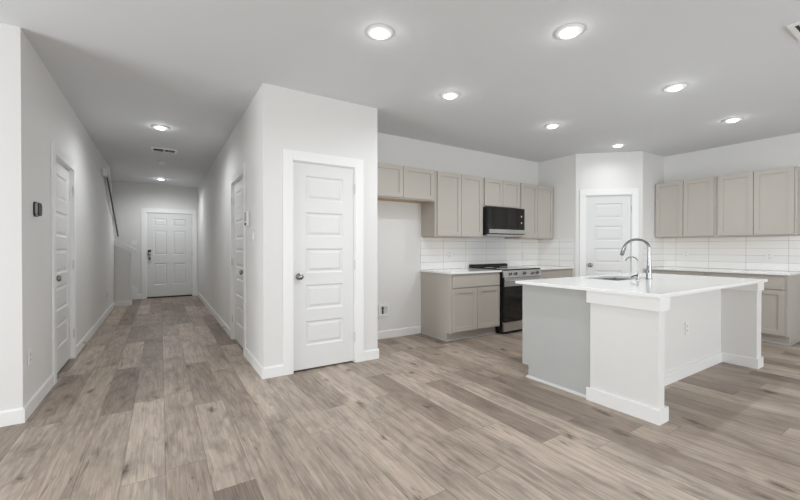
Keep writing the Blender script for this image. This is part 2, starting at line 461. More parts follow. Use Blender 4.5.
tn = [0]
def casing(fr, a0, a1, top, label, w=CW, t=0.018, jamb=T):
    """two legs, a head and the jamb lining of an opening a0..a1"""
    tn[0] += 1; bm = new()
    for s0, s1 in ((a0 - w, a0 + .004), (a1 - .004, a1 + w)): fr.box(bm, s0, s1, 0.0005, t, 0, top + w, .003)
    fr.box(bm, a0 + .004, a1 - .004, 0.0005, t, top - .004, top + w, .003)
    fr.box(bm, a0, a0 + .012, -jamb, 0.0005, 0, top); fr.box(bm, a1 - .012, a1, -jamb, 0.0005, 0, top); fr.box(bm, a0 + .012, a1 - .012, -jamb, 0.0005, top - .012, top)
    # door stop strips
    fr.box(bm, a0 + .012, a0 + .024, -.079, -.064, 0, top - .012); fr.box(bm, a1 - .024, a1 - .012, -.079, -.064, 0, top - .012); fr.box(bm, a0 + .024, a1 - .024, -.079, -.064, top - .024, top - .012)
    struct('trim_%d' % tn[0], bm, M_trim, label, 'trim')

def hinge(fr, a, z, parent):
    bm = new()
    lathe(bm, fr.p(a, .006, z - .045), (0, 0, 1), [(0, .006), (.09, .006)], 10)
    lathe(bm, fr.p(a, .006, z + .045), (0, 0, 1), [(0, .004), (.004, .007), (.010, .003)], 10)
    o = obj('hinge', bm, M_hinge, parent, True); o['label'] = 'satin nickel hinge barrel'

def knob(fr, a, z, d0, parent, name='door_knob'):
    bm = new()
    lathe(bm, fr.p(a, d0, z), fr.n, [(0, .0), (0, .032), (.004, .033), (.009, .028), (.011, .013), (.028, .012), (.033, .019), (.040, .027), (.048, .0295), (.056, .027), (.062, .018), (.064, 0)], 28)
    o = obj(name, bm, M_nickel, parent, True); o['label'] = 'satin nickel round door knob'
    return o

dn = [0]
def panel_door(fr, a0, a1, label, knob_a, hinge_a, recess=0.003):
    dn[0] += 1
    A0, A1 = a0 + .014, a1 - .014; W = A1 - A0; z0, Hh = 0.018, 2.034
    mg = .122
    ps = [(mg, W - mg, .228 + .3595 * i, .228 + .3595 * i + .243) for i in range(5)]
    bm = new(); slab(bm, fr, A0, z0, W, Hh, -recess, .038, ps, RAISED)
    d = struct('door_%d' % dn[0], bm, M_door, label, 'door')
    knob(fr, knob_a, .935, -recess, d)
    bm = new(); fr.box(bm, (A0 if knob_a < (a0 + a1) / 2 else A1) - .0022, (A0 if knob_a < (a0 + a1) / 2 else A1) + .0022, -recess - .03, -recess + .0015, .905, .965)
    lt = obj('latch_plate', bm, M_nickel, d); lt['label'] = 'small metal latch plate on the door edge'
    for z in (.27, 1.03, 1.83): hinge(fr, hinge_a, z, d)
    return d

casing(FHL, DL[0] - YL, DL[1] - YL, HD, 'white casing around the left hall door')
panel_door(FHL, DL[0] - YL, DL[1] - YL, 'white five-panel door in the left hall wall', DL[0] + .050 - YL, DL[1] - .010 - YL, .022)
casing(FHR, YD - DR[1], YD - DR[0], HD, 'white casing around the right hall door')
panel_door(FHR, YD - DR[1], YD - DR[0], 'white five-panel door in the right hall wall', YD - DR[0] - .075, YD - DR[1] + .010, .022)
casing(FCF, DC[0], DC[1], HD, 'white casing around the closet door in the middle')
panel_door(FCF, DC[0], DC[1], 'white five-panel closet door facing the camera in the middle', DC[0] + .070, DC[1] - .008, .010)
casing(FD, DP[0], DP[1], HD, 'white casing around the corner pantry door', jamb=.08)
panel_door(FD, DP[0], DP[1], 'white five-panel pantry door in the diagonal kitchen corner', DP[0] + .070, DP[1] - .008, .010)

# front door: six panels
casing(FEN, FDOOR[0], FDOOR[1], HD, 'white casing around the front door at the end of the hall', w=.095)
dn[0] += 1
A0, A1 = FDOOR[0] + .014, FDOOR[1] - .014; W = A1 - A0
cx = [(.140, .410), (W - .410, W - .140)]
ps = [(x0, x1, z0, z1) for x0, x1 in cx for z0, z1 in ((.285, .800), (1.005, 1.595), (1.705, 1.885))]
bm = new(); slab(bm, FEN, A0, .035, W, 2.012, -.004, .04, ps, RAISED)
fd = struct('door_%d' % dn[0], bm, M_door, 'white six-panel front door at the end of the hall', 'door')
bm = new(); FEN.box(bm, A0 + .020, A0 + .085, -.004, .024, 1.035, 1.165, .006)
kp = obj('keypad_deadbolt', bm, M_dark, fd); kp['label'] = 'dark keypad deadbolt with a silver lower half'
bm = new(); FEN.box(bm, A0 + .026, A0 + .079, .0245, .030, 1.04, 1.115, .004)
lathe(bm, FEN.p(A0 + .0525, .030, 1.075), FEN.n, [(0, .016), (.01, .015), (.012, 0)], 16)
o = obj('thumb_turn', bm, M_chrome, kp, True); o['label'] = 'silver lower half of the deadbolt'
knob(FEN, A0 + .052, .955, -.004, fd)
bm = new(); lathe(bm, FEN.p(A0 + .06, -.004, .735), FEN.n, [(0, .010), (.006, .010), (.007, 0)], 12)
o = obj('strike_button', bm, M_nickel, fd, True)
bm = new(); lathe(bm, FEN.p(.20, -.004, 1.535), FEN.n, [(0, .014), (.006, .013), (.007, .006), (.007, 0)], 16)
o = obj('peephole', bm, M_plate, fd, True); o['label'] = 'bright round peephole'
for z in (.28, 1.05, 1.83): hinge(FEN, A1 + .004, z, fd)
bm = new(); FEN.box(bm, FDOOR[0] + .013, FDOOR[1] - .013, -.11, .014, 0.0005, .033)
struct('trim_threshold', bm, M_sill, 'dark bronze threshold under the front door', 'trim')

# ------------------------------------------------------------------ stair behind the knee wall
st = thing('staircase', 'stair behind the low wall at the end of the hall', 'stairs', (-.9, 10.4, 0), None, 'structure')
for i in range(4):
    bm = new(); box(bm, -2.35, -.62 - .26 * i, YK + .13, YD - .035, .178 * i + .0005, .178 * (i + 1), .006)
    obj('step', bm, M_floor, st)
bm = new()
prism(bm, [Vector((-.465, YD - .03, 0.0005)), Vector((-.465, YD - .03, .245)), Vector((-.528, YD - .03, .290)), Vector((-1.75, YD - .03, 1.14)), Vector((-1.75, YD - .03, .0005))], Vector((0, .0285, 0)))
o = obj('skirt_board', bm, M_trim, st); o['label'] = 'white skirt board against the entry wall'
hr = thing('handrail', 'slim white handrail with painted shadow edges sloping down the end of the left hall wall', 'handrail', (XL + .05, 8.9, 2.1))
bm = new()
pA, pB = Vector((-.770, 8.10, 2.50)), Vector((-.770, 10.15, 1.49))
dr = (pB - pA).normalized(); up = Vector((1, 0, 0)).cross(dr).normalized()
for s in (-1, 1):
    c0 = pA + up * (.030 * s); prism(bm, [c0 + Vector((x, 0, 0)) + up * z for x, z in ((-.014, -.008), (.014, -.008), (.014, .008), (-.014, .008))], pB - pA)
obj('rail', bm, M_rail_shade, hr)  # dark bars put the shade along both rail edges into colour
bm = new(); prism(bm, [pA + Vector((x, 0, 0)) + up * z for x, z in ((-.012, -.0215), (.012, -.0215), (.012, .0215), (-.012, .0215))], pB - pA)
o = obj('rail_core', bm, M_plate, hr); o['label'] = 'white rail between the painted shadow edges'
bm = new(); box(bm, XL + .0005, XL + .060, 7.92, 8.07, 2.41, 2.54, .01)
o = obj('rail_bracket', bm, M_plate, hr); o['label'] = 'white block at the top of the rail'

# ------------------------------------------------------------------ wall plates and devices
def outlet(fr, a, z, label, horizontal=False, group=None):
    t = thing('wall_outlet', label, 'outlet', fr.p(a, .001, z - .06), group)
    bm = new(); fr.box(bm, a - .036, a + .036, .001, .007, z - .058, z + .058, .002); obj('cover_plate', bm, M_plate, t)
    for dz in (-.021, .021):
        bm = new(); fr.box(bm, a - .017, a + .017, .007, .009, z + dz - .015, z + dz + .015, .0015)
        r = obj('receptacle', bm, M_plate, t)
        bm = new()
        for s in (-.007, .007): fr.box(bm, a + s - .0016, a + s + .0016, .0091, .0096, z + dz - .003, z + dz + .009)
        lathe(bm, fr.p(a, .0091, z + dz - .009), fr.n, [(0, .003), (.0005, .003)], 8)
        o = obj('slot', bm, M_slot, r); o['label'] = 'dark plug slots'
    return t
def switch(fr, a, z, label, gangs=1):
    t = thing('light_switch', label, 'light switch', fr.p(a, .001, z - .06))
    w = .036 + .023 * (gangs - 1)
    bm = new(); fr.box(bm, a - w, a + w, .001, .010, z - .058, z + .058, .002); obj('cover_plate', bm, M_plate, t)
    for g in range(gangs):
        c = a + .046 * (g - (gangs - 1) / 2)
        bm = new(); fr.box(bm, c - .0165, c + .0165, .010, .0115, z - .033, z + .033)
        prism(bm, [fr.p(c - .014, .0115, z - .03), fr.p(c - .014, .0165, z - .03), fr.p(c - .014, .0125, z + .03), fr.p(c - .014, .0115, z + .03)], fr.r * .028)
        obj('rocker', bm, M_plate, t)
    return t
outlet(FHL, 3.765 - YL, .418, 'white outlet low on the left hall wall nearest the camera')
outlet(FHL, 8.52 - YL, .385, 'white outlet on the left hall wall near the stair')
outlet(FHR, YD - 7.35, .40, 'white outlet low on the right hall wall beyond the door')
outlet(FHR, YD - 9.05, .44, 'faint white outlet at the far end of the right hall wall')
switch(FHR, YD - 4.03, 1.335, 'white rocker switch on the right hall wall below the white panel')
switch(FEN, -.525, 1.33, 'white double switch plate beside the front door', 2)
# dark thermostat
def rounded(bm, fr, a, z, w, h, d0, d1, r):
    pts = []
    for cx_, cz_, st_ in ((w - r, h - r, 0), (-w + r, h - r, 90), (-w + r, -h + r, 180), (w - r, -h + r, 270)):
        for q in range(0, 91, 18):
            an = math.radians(st_ + q); pts.append(fr.p(a + cx_ + r * math.cos(an), d0, z + cz_ + r * math.sin(an)))
    prism(bm, pts, fr.n * (d1 - d0))
ta = 3.95 - YL
t = thing('thermostat', 'dark rounded thermostat on the left hall wall near its corner', 'thermostat', FHL.p(ta, .001, 1.46))
bm = new(); rounded(bm, FHL, ta, 1.512, .062, .056, .001, .010, .03); obj('back_plate', bm, M_dark, t)
bm = new(); rounded(bm, FHL, ta, 1.512, .050, .050, .0102, .0235, .03); o = obj('body', bm, M_grey, t); o['label'] = 'silver grey rim'
bm = new(); rounded(bm, FHL, ta, 1.512, .050, .050, .0237, .031, .03); o = obj('display', bm, M_dark, t); o['label'] = 'black glass display'
# white control panel
a = YD - 4.30
t = thing('control_panel', 'white wall control panel beside the right hall door', 'control panel', FHR.p(a, .001, 1.445))
bm = new(); FHR.box(bm, a - .055, a + .055, .001, .034, 1.448, 1.610, .008); obj('housing', bm, M_plate, t)
bm = new(); FHR.box(bm, a - .045, a + .045, .0342, .036, 1.500, 1.597, .0008); o = obj('screen', bm, M_grey, t); o['label'] = 'grey screen'
bm = new(); FHR.box(bm, a - .045, a + .045, .0342, .036, 1.458, 1.482, .0008); o = obj('button_strip', bm, M_slot, t); o['label'] = 'dark button strip under the screen'
# refrigerator water box
t = thing('water_outlet_box', 'white recessed water valve box low in the refrigerator alcove', 'valve box', FKB.p(2.512, .001, .30))
bm = new(); x0, x1, z0, z1 = 2.435, 2.595, .30, .46
for q in ((x0, x0 + .028, z0, z1), (x1 - .028, x1, z0, z1), (x0 + .028, x1 - .028, z0, z0 + .028), (x0 + .028, x1 - .028, z1 - .028, z1)): FKB.box(bm, q[0], q[1], .001, .016, q[2], q[3])
obj('frame', bm, M_plate, t)
bm = new(); FKB.box(bm, x0 + .028, x1 - .028, .001, .003, z0 + .028, z1 - .028); o = obj('recess', bm, M_shoe, t); o['label'] = 'grey recessed back'
bm = new(); tube(bm, [FKB.p(2.50, .008, z1 - .03), FKB.p(2.50, .010, z0 + .06)], .007, 8); lathe(bm, FKB.p(2.50, .008, z1 - .055), FKB.r, [(-.016, .007), (.016, .007)], 8)
lathe(bm, FKB.p(2.50, .010, z0 + .055), (0, 0, 1), [(-.02, .009), (.02, .009)], 8)
o = obj('valve', bm, M_slot, t, True); o['label'] = 'dark shut-off valve'

def door_stop(fr, a, label):
    bm = new(); p = fr.p(a, BT, .055)
    lathe(bm, p, fr.n, [(0, .0), (0, .011), (.004, .011), (.006, .006)] + [(.008 + .005 * i, .0055 + .0015 * (i % 2)) for i in range(11)] + [(.062, .005), (.063, .009), (.075, .009), (.077, 0)], 12)
    tag(obj('door_stop', bm, M_brass, None, True), label, 'door stop')
door_stop(FHL, 5.95 - YL, 'small spring door stop on the left hall baseboard')
door_stop(FHR, YD - 6.05, 'small spring door stop on the right hall baseboard')

# ------------------------------------------------------------------ ceiling fittings
def downlight(x, y, label, group, power=1.0):
    t = thing('recessed_ceiling_light', label, 'ceiling light', (x, y, H - .02), group)
    bm = new()
    lathe(bm, (x, y, H - .0005), (0, 0, -1), [(0, .096), (.004, .096), (.010, .088), (.013, .070), (.010, .060)], 40)
    obj('trim_ring', bm, M_plate, t, True)
    bm = new()
    lathe(bm, (x, y, H - .0095), (0, 0, -1), [(0, .058), (.008, .056), (.014, .048), (.018, .028), (.0195, 0)], 32)
    d = obj('diffuser', bm, M_lamp, t, True); d['label'] = 'glowing white diffuser'
    l = bpy.data.lights.new('downlight_beam', 'SPOT'); l.spot_size = math.radians(172); l.spot_blend = 1.0; l.shadow_soft_size = .022
    l.energy = DOWNLIGHT_WATTS * 4 * power; l.color = (.94, .975, 1.0)
    lo = bpy.data.objects.new('downlight_beam', l); lo.location = (0, 0, -.026); lo.parent = t; C.objects.link(lo)
    l = bpy.data.lights.new('downlight_spill', 'POINT'); l.shadow_soft_size = .012; l.energy = DOWNLIGHT_SPILL * power; l.color = (.96, .98, 1.0)
    lo = bpy.data.objects.new('downlight_spill', l); lo.location = (0, 0, -.030); lo.parent = t; C.objects.link(lo)
G = 'recessed downlights'
for x, y, lb in ((1.315, 2.330, 'round downlight in front of the closet wall, nearest the camera on the left'),
                 (2.435, 1.605, 'large-looking round downlight nearest the top edge of the photo, above the island end'),
                 (2.443, 2.910, 'round downlight in front of the refrigerator alcove'),
                 (4.130, 2.950, 'round downlight in front of the microwave'),
                 (4.122, 1.620, 'round downlight over the middle of the island'),
                 (5.743, 1.662, 'round downlight in front of the right-hand upper cabinets'),
                 (5.735, 2.986, 'round downlight just above the corner pantry door'),
                 (0.006, 5.642, 'round downlight on the hall ceiling before the air vent'),
                 (0.015, 9.880, 'round downlight on the hall ceiling near the front door')):
    downlight(x, y, lb, G, 1.6 if x < .01 else 2.1 if x < .1 else 0.38 if (x > 5 and y > 2.5) else 1.0)   # fixtures are alike; hall lamps boosted to brighten the hall, pantry lamp cut

def vent(x0, x1, y0, y1, label, split):
    t = thing('ceiling_vent', label, 'air vent', ((x0 + x1) / 2, (y0 + y1) / 2, H - .012))
    f = .028; bm = new(); z0, z1 = H - .012, H - .0005
    box(bm, x0, x0 + f, y0, y1, z0, z1); box(bm, x1 - f, x1, y0, y1, z0, z1)
    box(bm, x0 + f, x1 - f, y0, y0 + f, z0, z1); box(bm, x0 + f, x1 - f, y1 - f, y1, z0, z1)
    if split: box(bm, (x0 + x1) / 2 - .01, (x0 + x1) / 2 + .01, y0 + f, y1 - f, z0, z1)
    obj('frame', bm, M_plate, t)
    bm = new(); box(bm, x0 + f, x1 - f, y0 + f, y1 - f, H - .0025, H - .0005)
    o = obj('duct_opening', bm, M_slot, t); o['label'] = 'dark duct opening'
    n = 5; bm = new()
    for i in range(n):
        c = y0 + f + (y1 - y0 - 2 * f) * (i + .5) / n
        for s0, s1 in (((x0 + f, (x0 + x1) / 2 - .01), ((x0 + x1) / 2 + .01, x1 - f)) if split else ((x0 + f, x1 - f),)):
            prism(bm, [Vector((s0, c - .010, H - .011)), Vector((s0, c - .008, H - .011)), Vector((s0, c + .008, H - .003)), Vector((s0, c + .006, H - .003))], Vector((s1 - s0, 0, 0)))
    obj('louvres', bm, M_plate, t)
vent(-.115, .225, 6.83, 7.06, 'white two-bay air vent on the hall ceiling', True)
vent(3.633, 3.99, .44, .763, 'white air vent cut by the top right edge of the photo', False)
t = thing('smoke_detector', 'white round smoke detector on the hall ceiling past the vent', 'smoke detector', (.02, 7.94, H - .04))
bm = new(); lathe(bm, (.02, 7.94, H - .0005), (0, 0, -1), [(0, .068), (.012, .068), (.014, .062)], 32); obj('mount', bm, M_plate, t, True)
bm = new(); lathe(bm, (.02, 7.94, H - .0145), (0, 0, -1), [(0, .060), (.016, .056), (.023, .040), (.025, 0)], 32); obj('cover', bm, M_plate, t, True)

# ------------------------------------------------------------------ cabinets
FUL = F(0, YB - .31, 1, 0)            # face of the left upper boxes (a = x)
FBL = F(0, 3.712, 1, 0)               # face of the left base boxes
FUR = F(XK - .31, YS2, 0, -1)         # face of the right upper boxes (a = YS2 - y)
FBR = F(6.50, YS2, 0, -1)             # face of the right base boxes

def shaker(fr, a0, a1, z0, z1, parent, name='cabinet_door'):
    bm = new(); W, Hh = a1 - a0, z1 - z0; s = .058
    if name == 'drawer_front': slab(bm, fr, a0, z0, W, Hh, .0205, .019, [], [])
    else: slab(bm, fr, a0, z0, W, Hh, .0205, .019, [(s, W - s, s, Hh - s)], SHAKER)
    return obj(name, bm, M_cab, parent)

def upper(fr, a0, a1, z0, z1, doors, label, group, depth=.31):
    t = thing('upper_cabinet', label, 'cabinet', fr.p((a0 + a1) / 2, -depth / 2, z0), group)
    bm = new(); fr.box(bm, a0, a1, -depth + .001, 0, z0 + .012, z1, .0015)
    fr.box(bm, a0, a1, -.019, 0, z0, z0 + .012)
    obj('body', bm, M_cab, t)
    bm = new(); fr.box(bm, a0 + .002, a1 - .002, -depth + .002, -.0195, z0 + .006, z0 + .0118); o = obj('underside', bm, M_wood, t); o['label'] = 'raw tan wood underside'
    for d0, d1 in doors: shaker(fr, d0, d1, z0 + .018, z1 - .006, t)
    return t
GU = 'taupe upper cabinets'
upper(FUL, 2.016, 3.136, 1.838, 2.268, ((2.115, 2.615), (2.622, 3.116)), 'short two-door taupe upper cabinet over the refrigerator alcove', GU)
upper(FUL, 3.138, 4.037, 1.363, 2.262, ((3.172, 3.595), (3.602, 4.012)), 'tall two-door taupe upper cabinet left of the microwave', GU)
upper(FUL, 4.039, 4.843, 1.826, 2.258, ((4.056, 4.438), (4.445, 4.826)), 'short two-door taupe upper cabinet above the microwave', GU)
upper(FUL, 4.845, 5.698, 1.363, 2.256, ((4.863, 5.260), (5.267, 5.668)), 'tall two-door taupe upper cabinet right of the microwave', GU)
upper(FUR, .003, .806, 1.375, 2.256, ((.016, .395), (.402, .780)), 'tall two-door taupe upper cabinet on the right wall next to the pantry', GU)
upper(FUR, .808, 1.632, 1.375, 2.256, ((.834, 1.214), (1.221, 1.608)), 'tall two-door taupe upper cabinet at the far right of the photo', GU)

def base(fr, a0, a1, depth, doors, drawers, label, group, ends=()):
    t = thing('base_cabinet', label, 'cabinet', fr.p((a0 + a1) / 2, -depth / 2, 0), group)
    bm = new(); fr.box(bm, a0, a1, -depth + .001, 0, .112, .8755, .0015); obj('body', bm, M_cab, t)
    bm = new(); fr.box(bm, a0 + .001, a1 - .001, -depth + .002, -.078, .0005, .1115); obj('toe_kick', bm, M_cab, t)
    for d0, d1 in doors: shaker(fr, d0, d1, .128, .684, t)
    for d0, d1 in drawers: shaker(fr, d0, d1, .698, .852, t, 'drawer_front')
    bm = new()
    prism(bm, [fr.p(a0 - (.012 if 0 in ends else 0), d, z) for d, z in ((-.0778, .0005), (-.064, .0005), (-.066, .014), (-.0778, .020))], fr.r * (a1 - a0 + (.012 if 0 in ends else 0) + (.012 if 1 in ends else 0)))
    for e, aa, s in ((0, a0, -1), (1, a1, 1)):
        if e in ends: fr.box(bm, min(aa + s * .0002, aa + s * .012), max(aa + s * .0002, aa + s * .012), -depth + .03, -.066, .0005, .016)
    o = obj('shoe_molding', bm, M_gray, t); o['label'] = 'pale grey shoe molding at the floor'
    return t
GB = 'taupe base cabinets'
dl = YB - 3.712
base(FBL, 3.126, 4.020, dl, ((3.154, 3.577), (3.584, 4.003)), ((3.154, 4.003),), 'two-door taupe base cabinet left of the range', GB, ends=(0,))
base(FBL, 4.856, 5.700, dl, ((4.874, 5.274), (5.278, 5.680)), ((4.874, 5.680),), 'taupe base cabinet right of the range, mostly behind the island', GB)
drt = XK - 6.50
base(FBR, .006, .806, drt, ((.026, .402), (.409, .786)), ((.026, .786),), 'taupe base cabinet on the right wall beside the pantry', GB)
base(FBR, .808, 1.620, drt, ((.830, 1.208), (1.215, 1.598)), ((.830, 1.598),), 'taupe base cabinet at the right end of the right-hand counter', GB, ends=(1,))

CT0, CT1 = 0.8765, 0.9005
def counter(x0, x1, y0, y1, label):
    bm = new(); box(bm, x0, x1, y0, y1, CT0, CT1, .003)
    tag(obj('countertop', bm, M_quartz), label, 'countertop')
counter(3.112, 4.030, 3.672, YB - .001, 'white quartz countertop left of the range')
counter(4.850, XS - .001, 3.672, YB - .001, 'white quartz countertop between the range and the pantry')
counter(6.455, XK - .001, 1.315, YS2 - .001, 'white quartz countertop along the right wall')

# backsplash tile
TZ = CT1 + .001
bm = new(); box(bm, 3.122, XS - .009, YB - .009, YB - .0005, TZ, 1.362)
struct('backsplash_back', bm, tile_material(0, 3.535, TZ), 'white stacked tile backsplash behind the range', 'backsplash')
bm = new(); box(bm, XS - .009, XS - .0005, 3.688, YB - .0005, TZ, 1.362)
struct('backsplash_pantry_left', bm, tile_material(1, 3.93, TZ), 'white stacked tile on the pantry wall left of its door', 'backsplash')
bm = new(); box(bm, XK - .009, XK - .0005, 1.32, YS2 - .0005, TZ, 1.373)
struct('backsplash_right', bm, tile_material(1, 2.342, TZ), 'white stacked tile backsplash along the right wall', 'backsplash')
bm = new(); box(bm, XS2 + .01, XK - .0095, YS2 - .009, YS2 - .0005, TZ, 1.373)
struct('backsplash_pantry_right', bm, tile_material(0, XK - .44, TZ), 'white stacked tile on the pantry wall right of its door', 'backsplash')
FKBt = F(0, YB - .0085, 1, 0); FKRt = F(XK - .0085, YS2, 0, -1)
outlet(FKBt, 3.655, 1.115, 'white outlet in the back tile left of the range')
outlet(FKBt, 5.30, 1.10, 'white outlet in the back tile right of the range')
outlet(FKRt, YS2 - 2.640, 1.115, 'white outlet in the right-hand tile nearer the pantry')
outlet(FKRt, YS2 - 1.655, 1.095, 'white outlet in the right-hand tile nearer the photo edge')

# ------------------------------------------------------------------ range
RX0, RX1, RY = 4.036, 4.842, 3.672
FR = F(0, RY, 1, 0)
t = thing('range', 'stainless and black slide-in electric range between the base cabinets', 'range', ((RX0 + RX1) / 2, 4.0, 0))
bm = new(); box(bm, RX0, RX1, RY + .002, YB - .02, .035, .895, .003)
for x in (RX0 + .05, RX1 - .05):
    for y in (RY + .06, YB - .08): lathe(bm, (x, y, 0.0005), (0, 0, 1), [(0, .018), (.035, .014)], 10)
o = obj('body', bm, M_black, t); o['label'] = 'black enamel sides'
bm = new(); box(bm, RX0 - .004, RX1 + .004, RY - .012, YB - .075, .8952, .912, .003)
ck = obj('cooktop', bm, M_bglass, t); ck['label'] = 'black glass cooktop'
for bx, by, r in ((.21, .19, .10), (.57, .19, .085), (.21, .45, .08), (.57, .45, .10)):
    bm = new(); c = (RX0 + bx, RY + by, .9122)
    lathe(bm, c, (0, 0, 1), [(0, r), (.0004, r), (.0004, r - .004)], 40); o = obj('burner_ring', bm, M_grey, ck); o['label'] = 'grey printed burner ring'
bm = new(); prism(bm, [Vector((RX0, YB - .074, .8955)), Vector((RX0, YB - .074, .935)), Vector((RX0, YB - .060, .957)), Vector((RX0, YB - .012, .957)), Vector((RX0, YB - .012, .8955))], Vector((RX1 - RX0, 0, 0)))
bmesh.ops.bevel(bm, geom=list(bm.edges), offset=.006, segments=2, affect='EDGES')
o = obj('rear_vent', bm, M_black, t); o['label'] = 'low black vent along the back of the cooktop'
bm = new()
prism(bm, [Vector((RX0, RY, .797)), Vector((RX0, RY - .032, .797)), Vector((RX0, RY - .012, .893)), Vector((RX0, RY, .893))], Vector((RX1 - RX0, 0, 0)))
cp = obj('control_panel', bm, M_steel, t); cp['label'] = 'stainless front control panel'
kn = Vector((0, -.096, .020)).normalized()
for x in (4.165, 4.278, 4.462, 4.640, 4.748):
    bm = new(); P = Vector((x, RY - .0215, .845))
    lathe(bm, P, kn, [(0, .027), (.003, .027), (.004, .022), (.024, .020), (.026, .018), (.026, 0)], 24)
    k_ = obj('knob', bm, M_chrome, cp, True)
    bm = new(); box(bm, x - .003, x + .003, RY - .052, RY - .048, .835, .868)
    obj('pointer', bm, M_slot, k_)
bm = new(); FR.box(bm, RX0 + .002, RX1 - .002, 0, .034, .178, .792, .004); od = obj('oven_door', bm, M_bglass, t); od['label'] = 'black glass oven door'
bm = new(); FR.box(bm, RX0 + .002, RX1 - .002, .0342, .037, .672, .792); o = obj('door_rail', bm, M_steel, od); o['label'] = 'stainless strip at the top of the door'
bm = new()
tube(bm, [FR.p(RX0 + .03, .078, .752), FR.p(RX1 - .03, .078, .752)], .013, 14)
for x in (RX0 + .06, RX1 - .06): tube(bm, [FR.p(x, .037, .752), FR.p(x, .078, .752)], .010, 10)
o = obj('handle', bm, M_steel, od, True); o['label'] = 'stainless bar handle'
bm = new(); FR.box(bm, RX0 + .09, RX1 - .09, .0342, .0355, .27, .61); o = obj('oven_window', bm, M_bglass, od)
bm = new(); FR.box(bm, RX0 + .002, RX1 - .002, 0, .034, .040, .168, .004); o = obj('storage_drawer', bm, M_steel, t); o['label'] = 'stainless storage drawer'

# ------------------------------------------------------------------ microwave
MX0, MX1, MY = 4.042, 4.841, 3.985
FM = F(0, MY, 1, 0)
t = thing('microwave', 'black over-the-range microwave with a stainless lower handle', 'microwave', ((MX0 + MX1) / 2, 4.15, 1.40))
bm = new(); box(bm, MX0, MX1, MY, YB - .010, 1.405, 1.8245, .002); o = obj('body', bm, M_black, t)
bm = new(); FM.box(bm, MX0 + .001, MX0 + .640, .0005, .034, 1.418, 1.8235, .003); md = obj('microwave_door', bm, M_bglass, t)
bm = new(); FM.box(bm, MX0 + .06, MX0 + .58, .0342, .0352, 1.50, 1.79); obj('door_window', bm, M_bglass, md)
bm = new(); FM.box(bm, MX0 + .642, MX1 - .001, .0005, .034, 1.418, 1.8235, .003); mp = obj('keypad_panel', bm, M_bglass, t)
for z in (1.70, 1.60):
    bm = new(); FM.box(bm, MX0 + .715, MX0 + .735, .0342, .0350, z - .010, z + .010); o = obj('key', bm, M_plate, mp); o['label'] = 'small white key marking'
bm = new(); FM.box(bm, MX0 + .012, MX1 - .004, .0345, .060, 1.428, 1.490, .006); o = obj('handle', bm, M_steel, md); o['label'] = 'wide stainless pull along the bottom'
bm = new(); box(bm, MX0 + .004, MX1 - .004, MY + .004, YB - .02, 1.392, 1.4045); o = obj('bottom_grille', bm, M_steel, t); o['label'] = 'stainless underside with vent and lamp'
bm = new(); FM.box(bm, MX0 + .001, MX1 - .001, .0005, .030, 1.392, 1.4165, .003); o = obj('lower_trim', bm, M_steel, t); o['label'] = 'stainless lower edge'

# ------------------------------------------------------------------ island
t = thing('kitchen_island', 'white kitchen island base with two wing walls and a grey end panel', 'island', (4.0, 1.8, 0))
WX0, WX1, WY0, WY1 = 2.885, 2.974, 1.225, 1.712    # left wing wall
VX0, VX1, VY0 = 5.050, 5.188, 1.262               # right wing wall
KY0, KY1 = 1.548, 1.680                            # knee wall between them
bm = new(); box(bm, WX0, WX1, WY0, WY1, .0005, .8755); o = obj('wing_wall', bm, M_wall, t)
bm = new(); box(bm, VX0, VX1, VY0, WY1, .0005, .8755); o = obj('wing_wall', bm, M_wall, t)
bm = new(); box(bm, WX1 + .0005, VX0 - .0005, KY0, KY1, .0005, .8755); kw = obj('knee_wall', bm, M_wall, t)
bh = .102; e = .015
def ring(bm, x0, x1, y0, y1, z0, z1, tt, sides):
    if 'L' in sides: box(bm, x0 - tt, x0 - .0003, y0 - (tt if 'F' in sides else 0), y1, z0, z1, .0015)
    if 'R' in sides: box(bm, x1 + .0003, x1 + tt, y0 - (tt if 'F' in sides else 0), y1, z0, z1, .0015)
    if 'F' in sides: box(bm, x0, x1, y0 - tt, y0 - .0003, z0, z1, .0015)
bm = new(); ring(bm, WX0, WX1, WY0, 1.737, .0005, bh, e, 'LF'); box(bm, WX1 + .0003, 3.006, WY0 - e, KY0 - e, .0005, bh, .0015); obj('baseboard', bm, M_trim, t)
bm = new(); box(bm, WX1 + .0003, VX0 - .0003, KY0 - e, KY0 - .0003, .0005, bh, .0015); obj('baseboard', bm, M_trim, t)
bm = new(); box(bm, VX0 - e, VX0 - .0003, VY0 - e, KY0 - e, .0005, bh, .0015); box(bm, VX0, VX1, VY0 - e, VY0 - .0003, .0005, bh, .0015); box(bm, VX1 + .0003, VX1 + e, VY0 - e, WY1, .0005, bh, .0015); obj('baseboard', bm, M_trim, t)
bm = new(); ring(bm, WX0, 3.018, WY0, 1.737, .780, .8755, e, 'LF'); box(bm, WX1 + .0003, 3.018, WY0, KY0 - .001, .780, .8755); obj('trim_cap', bm, M_trim, t)
bm = new(); box(bm, VX0 - .030, VX0 - .0003, VY0 - e, KY0 - .001, .783, .8755); box(bm, VX0, VX1 + e, VY0 - e, VY0 - .0003, .783, .8755); box(bm, VX1 + .0003, VX1 + e, VY0, WY1, .783, .8755); obj('trim_cap', bm, M_trim, t)
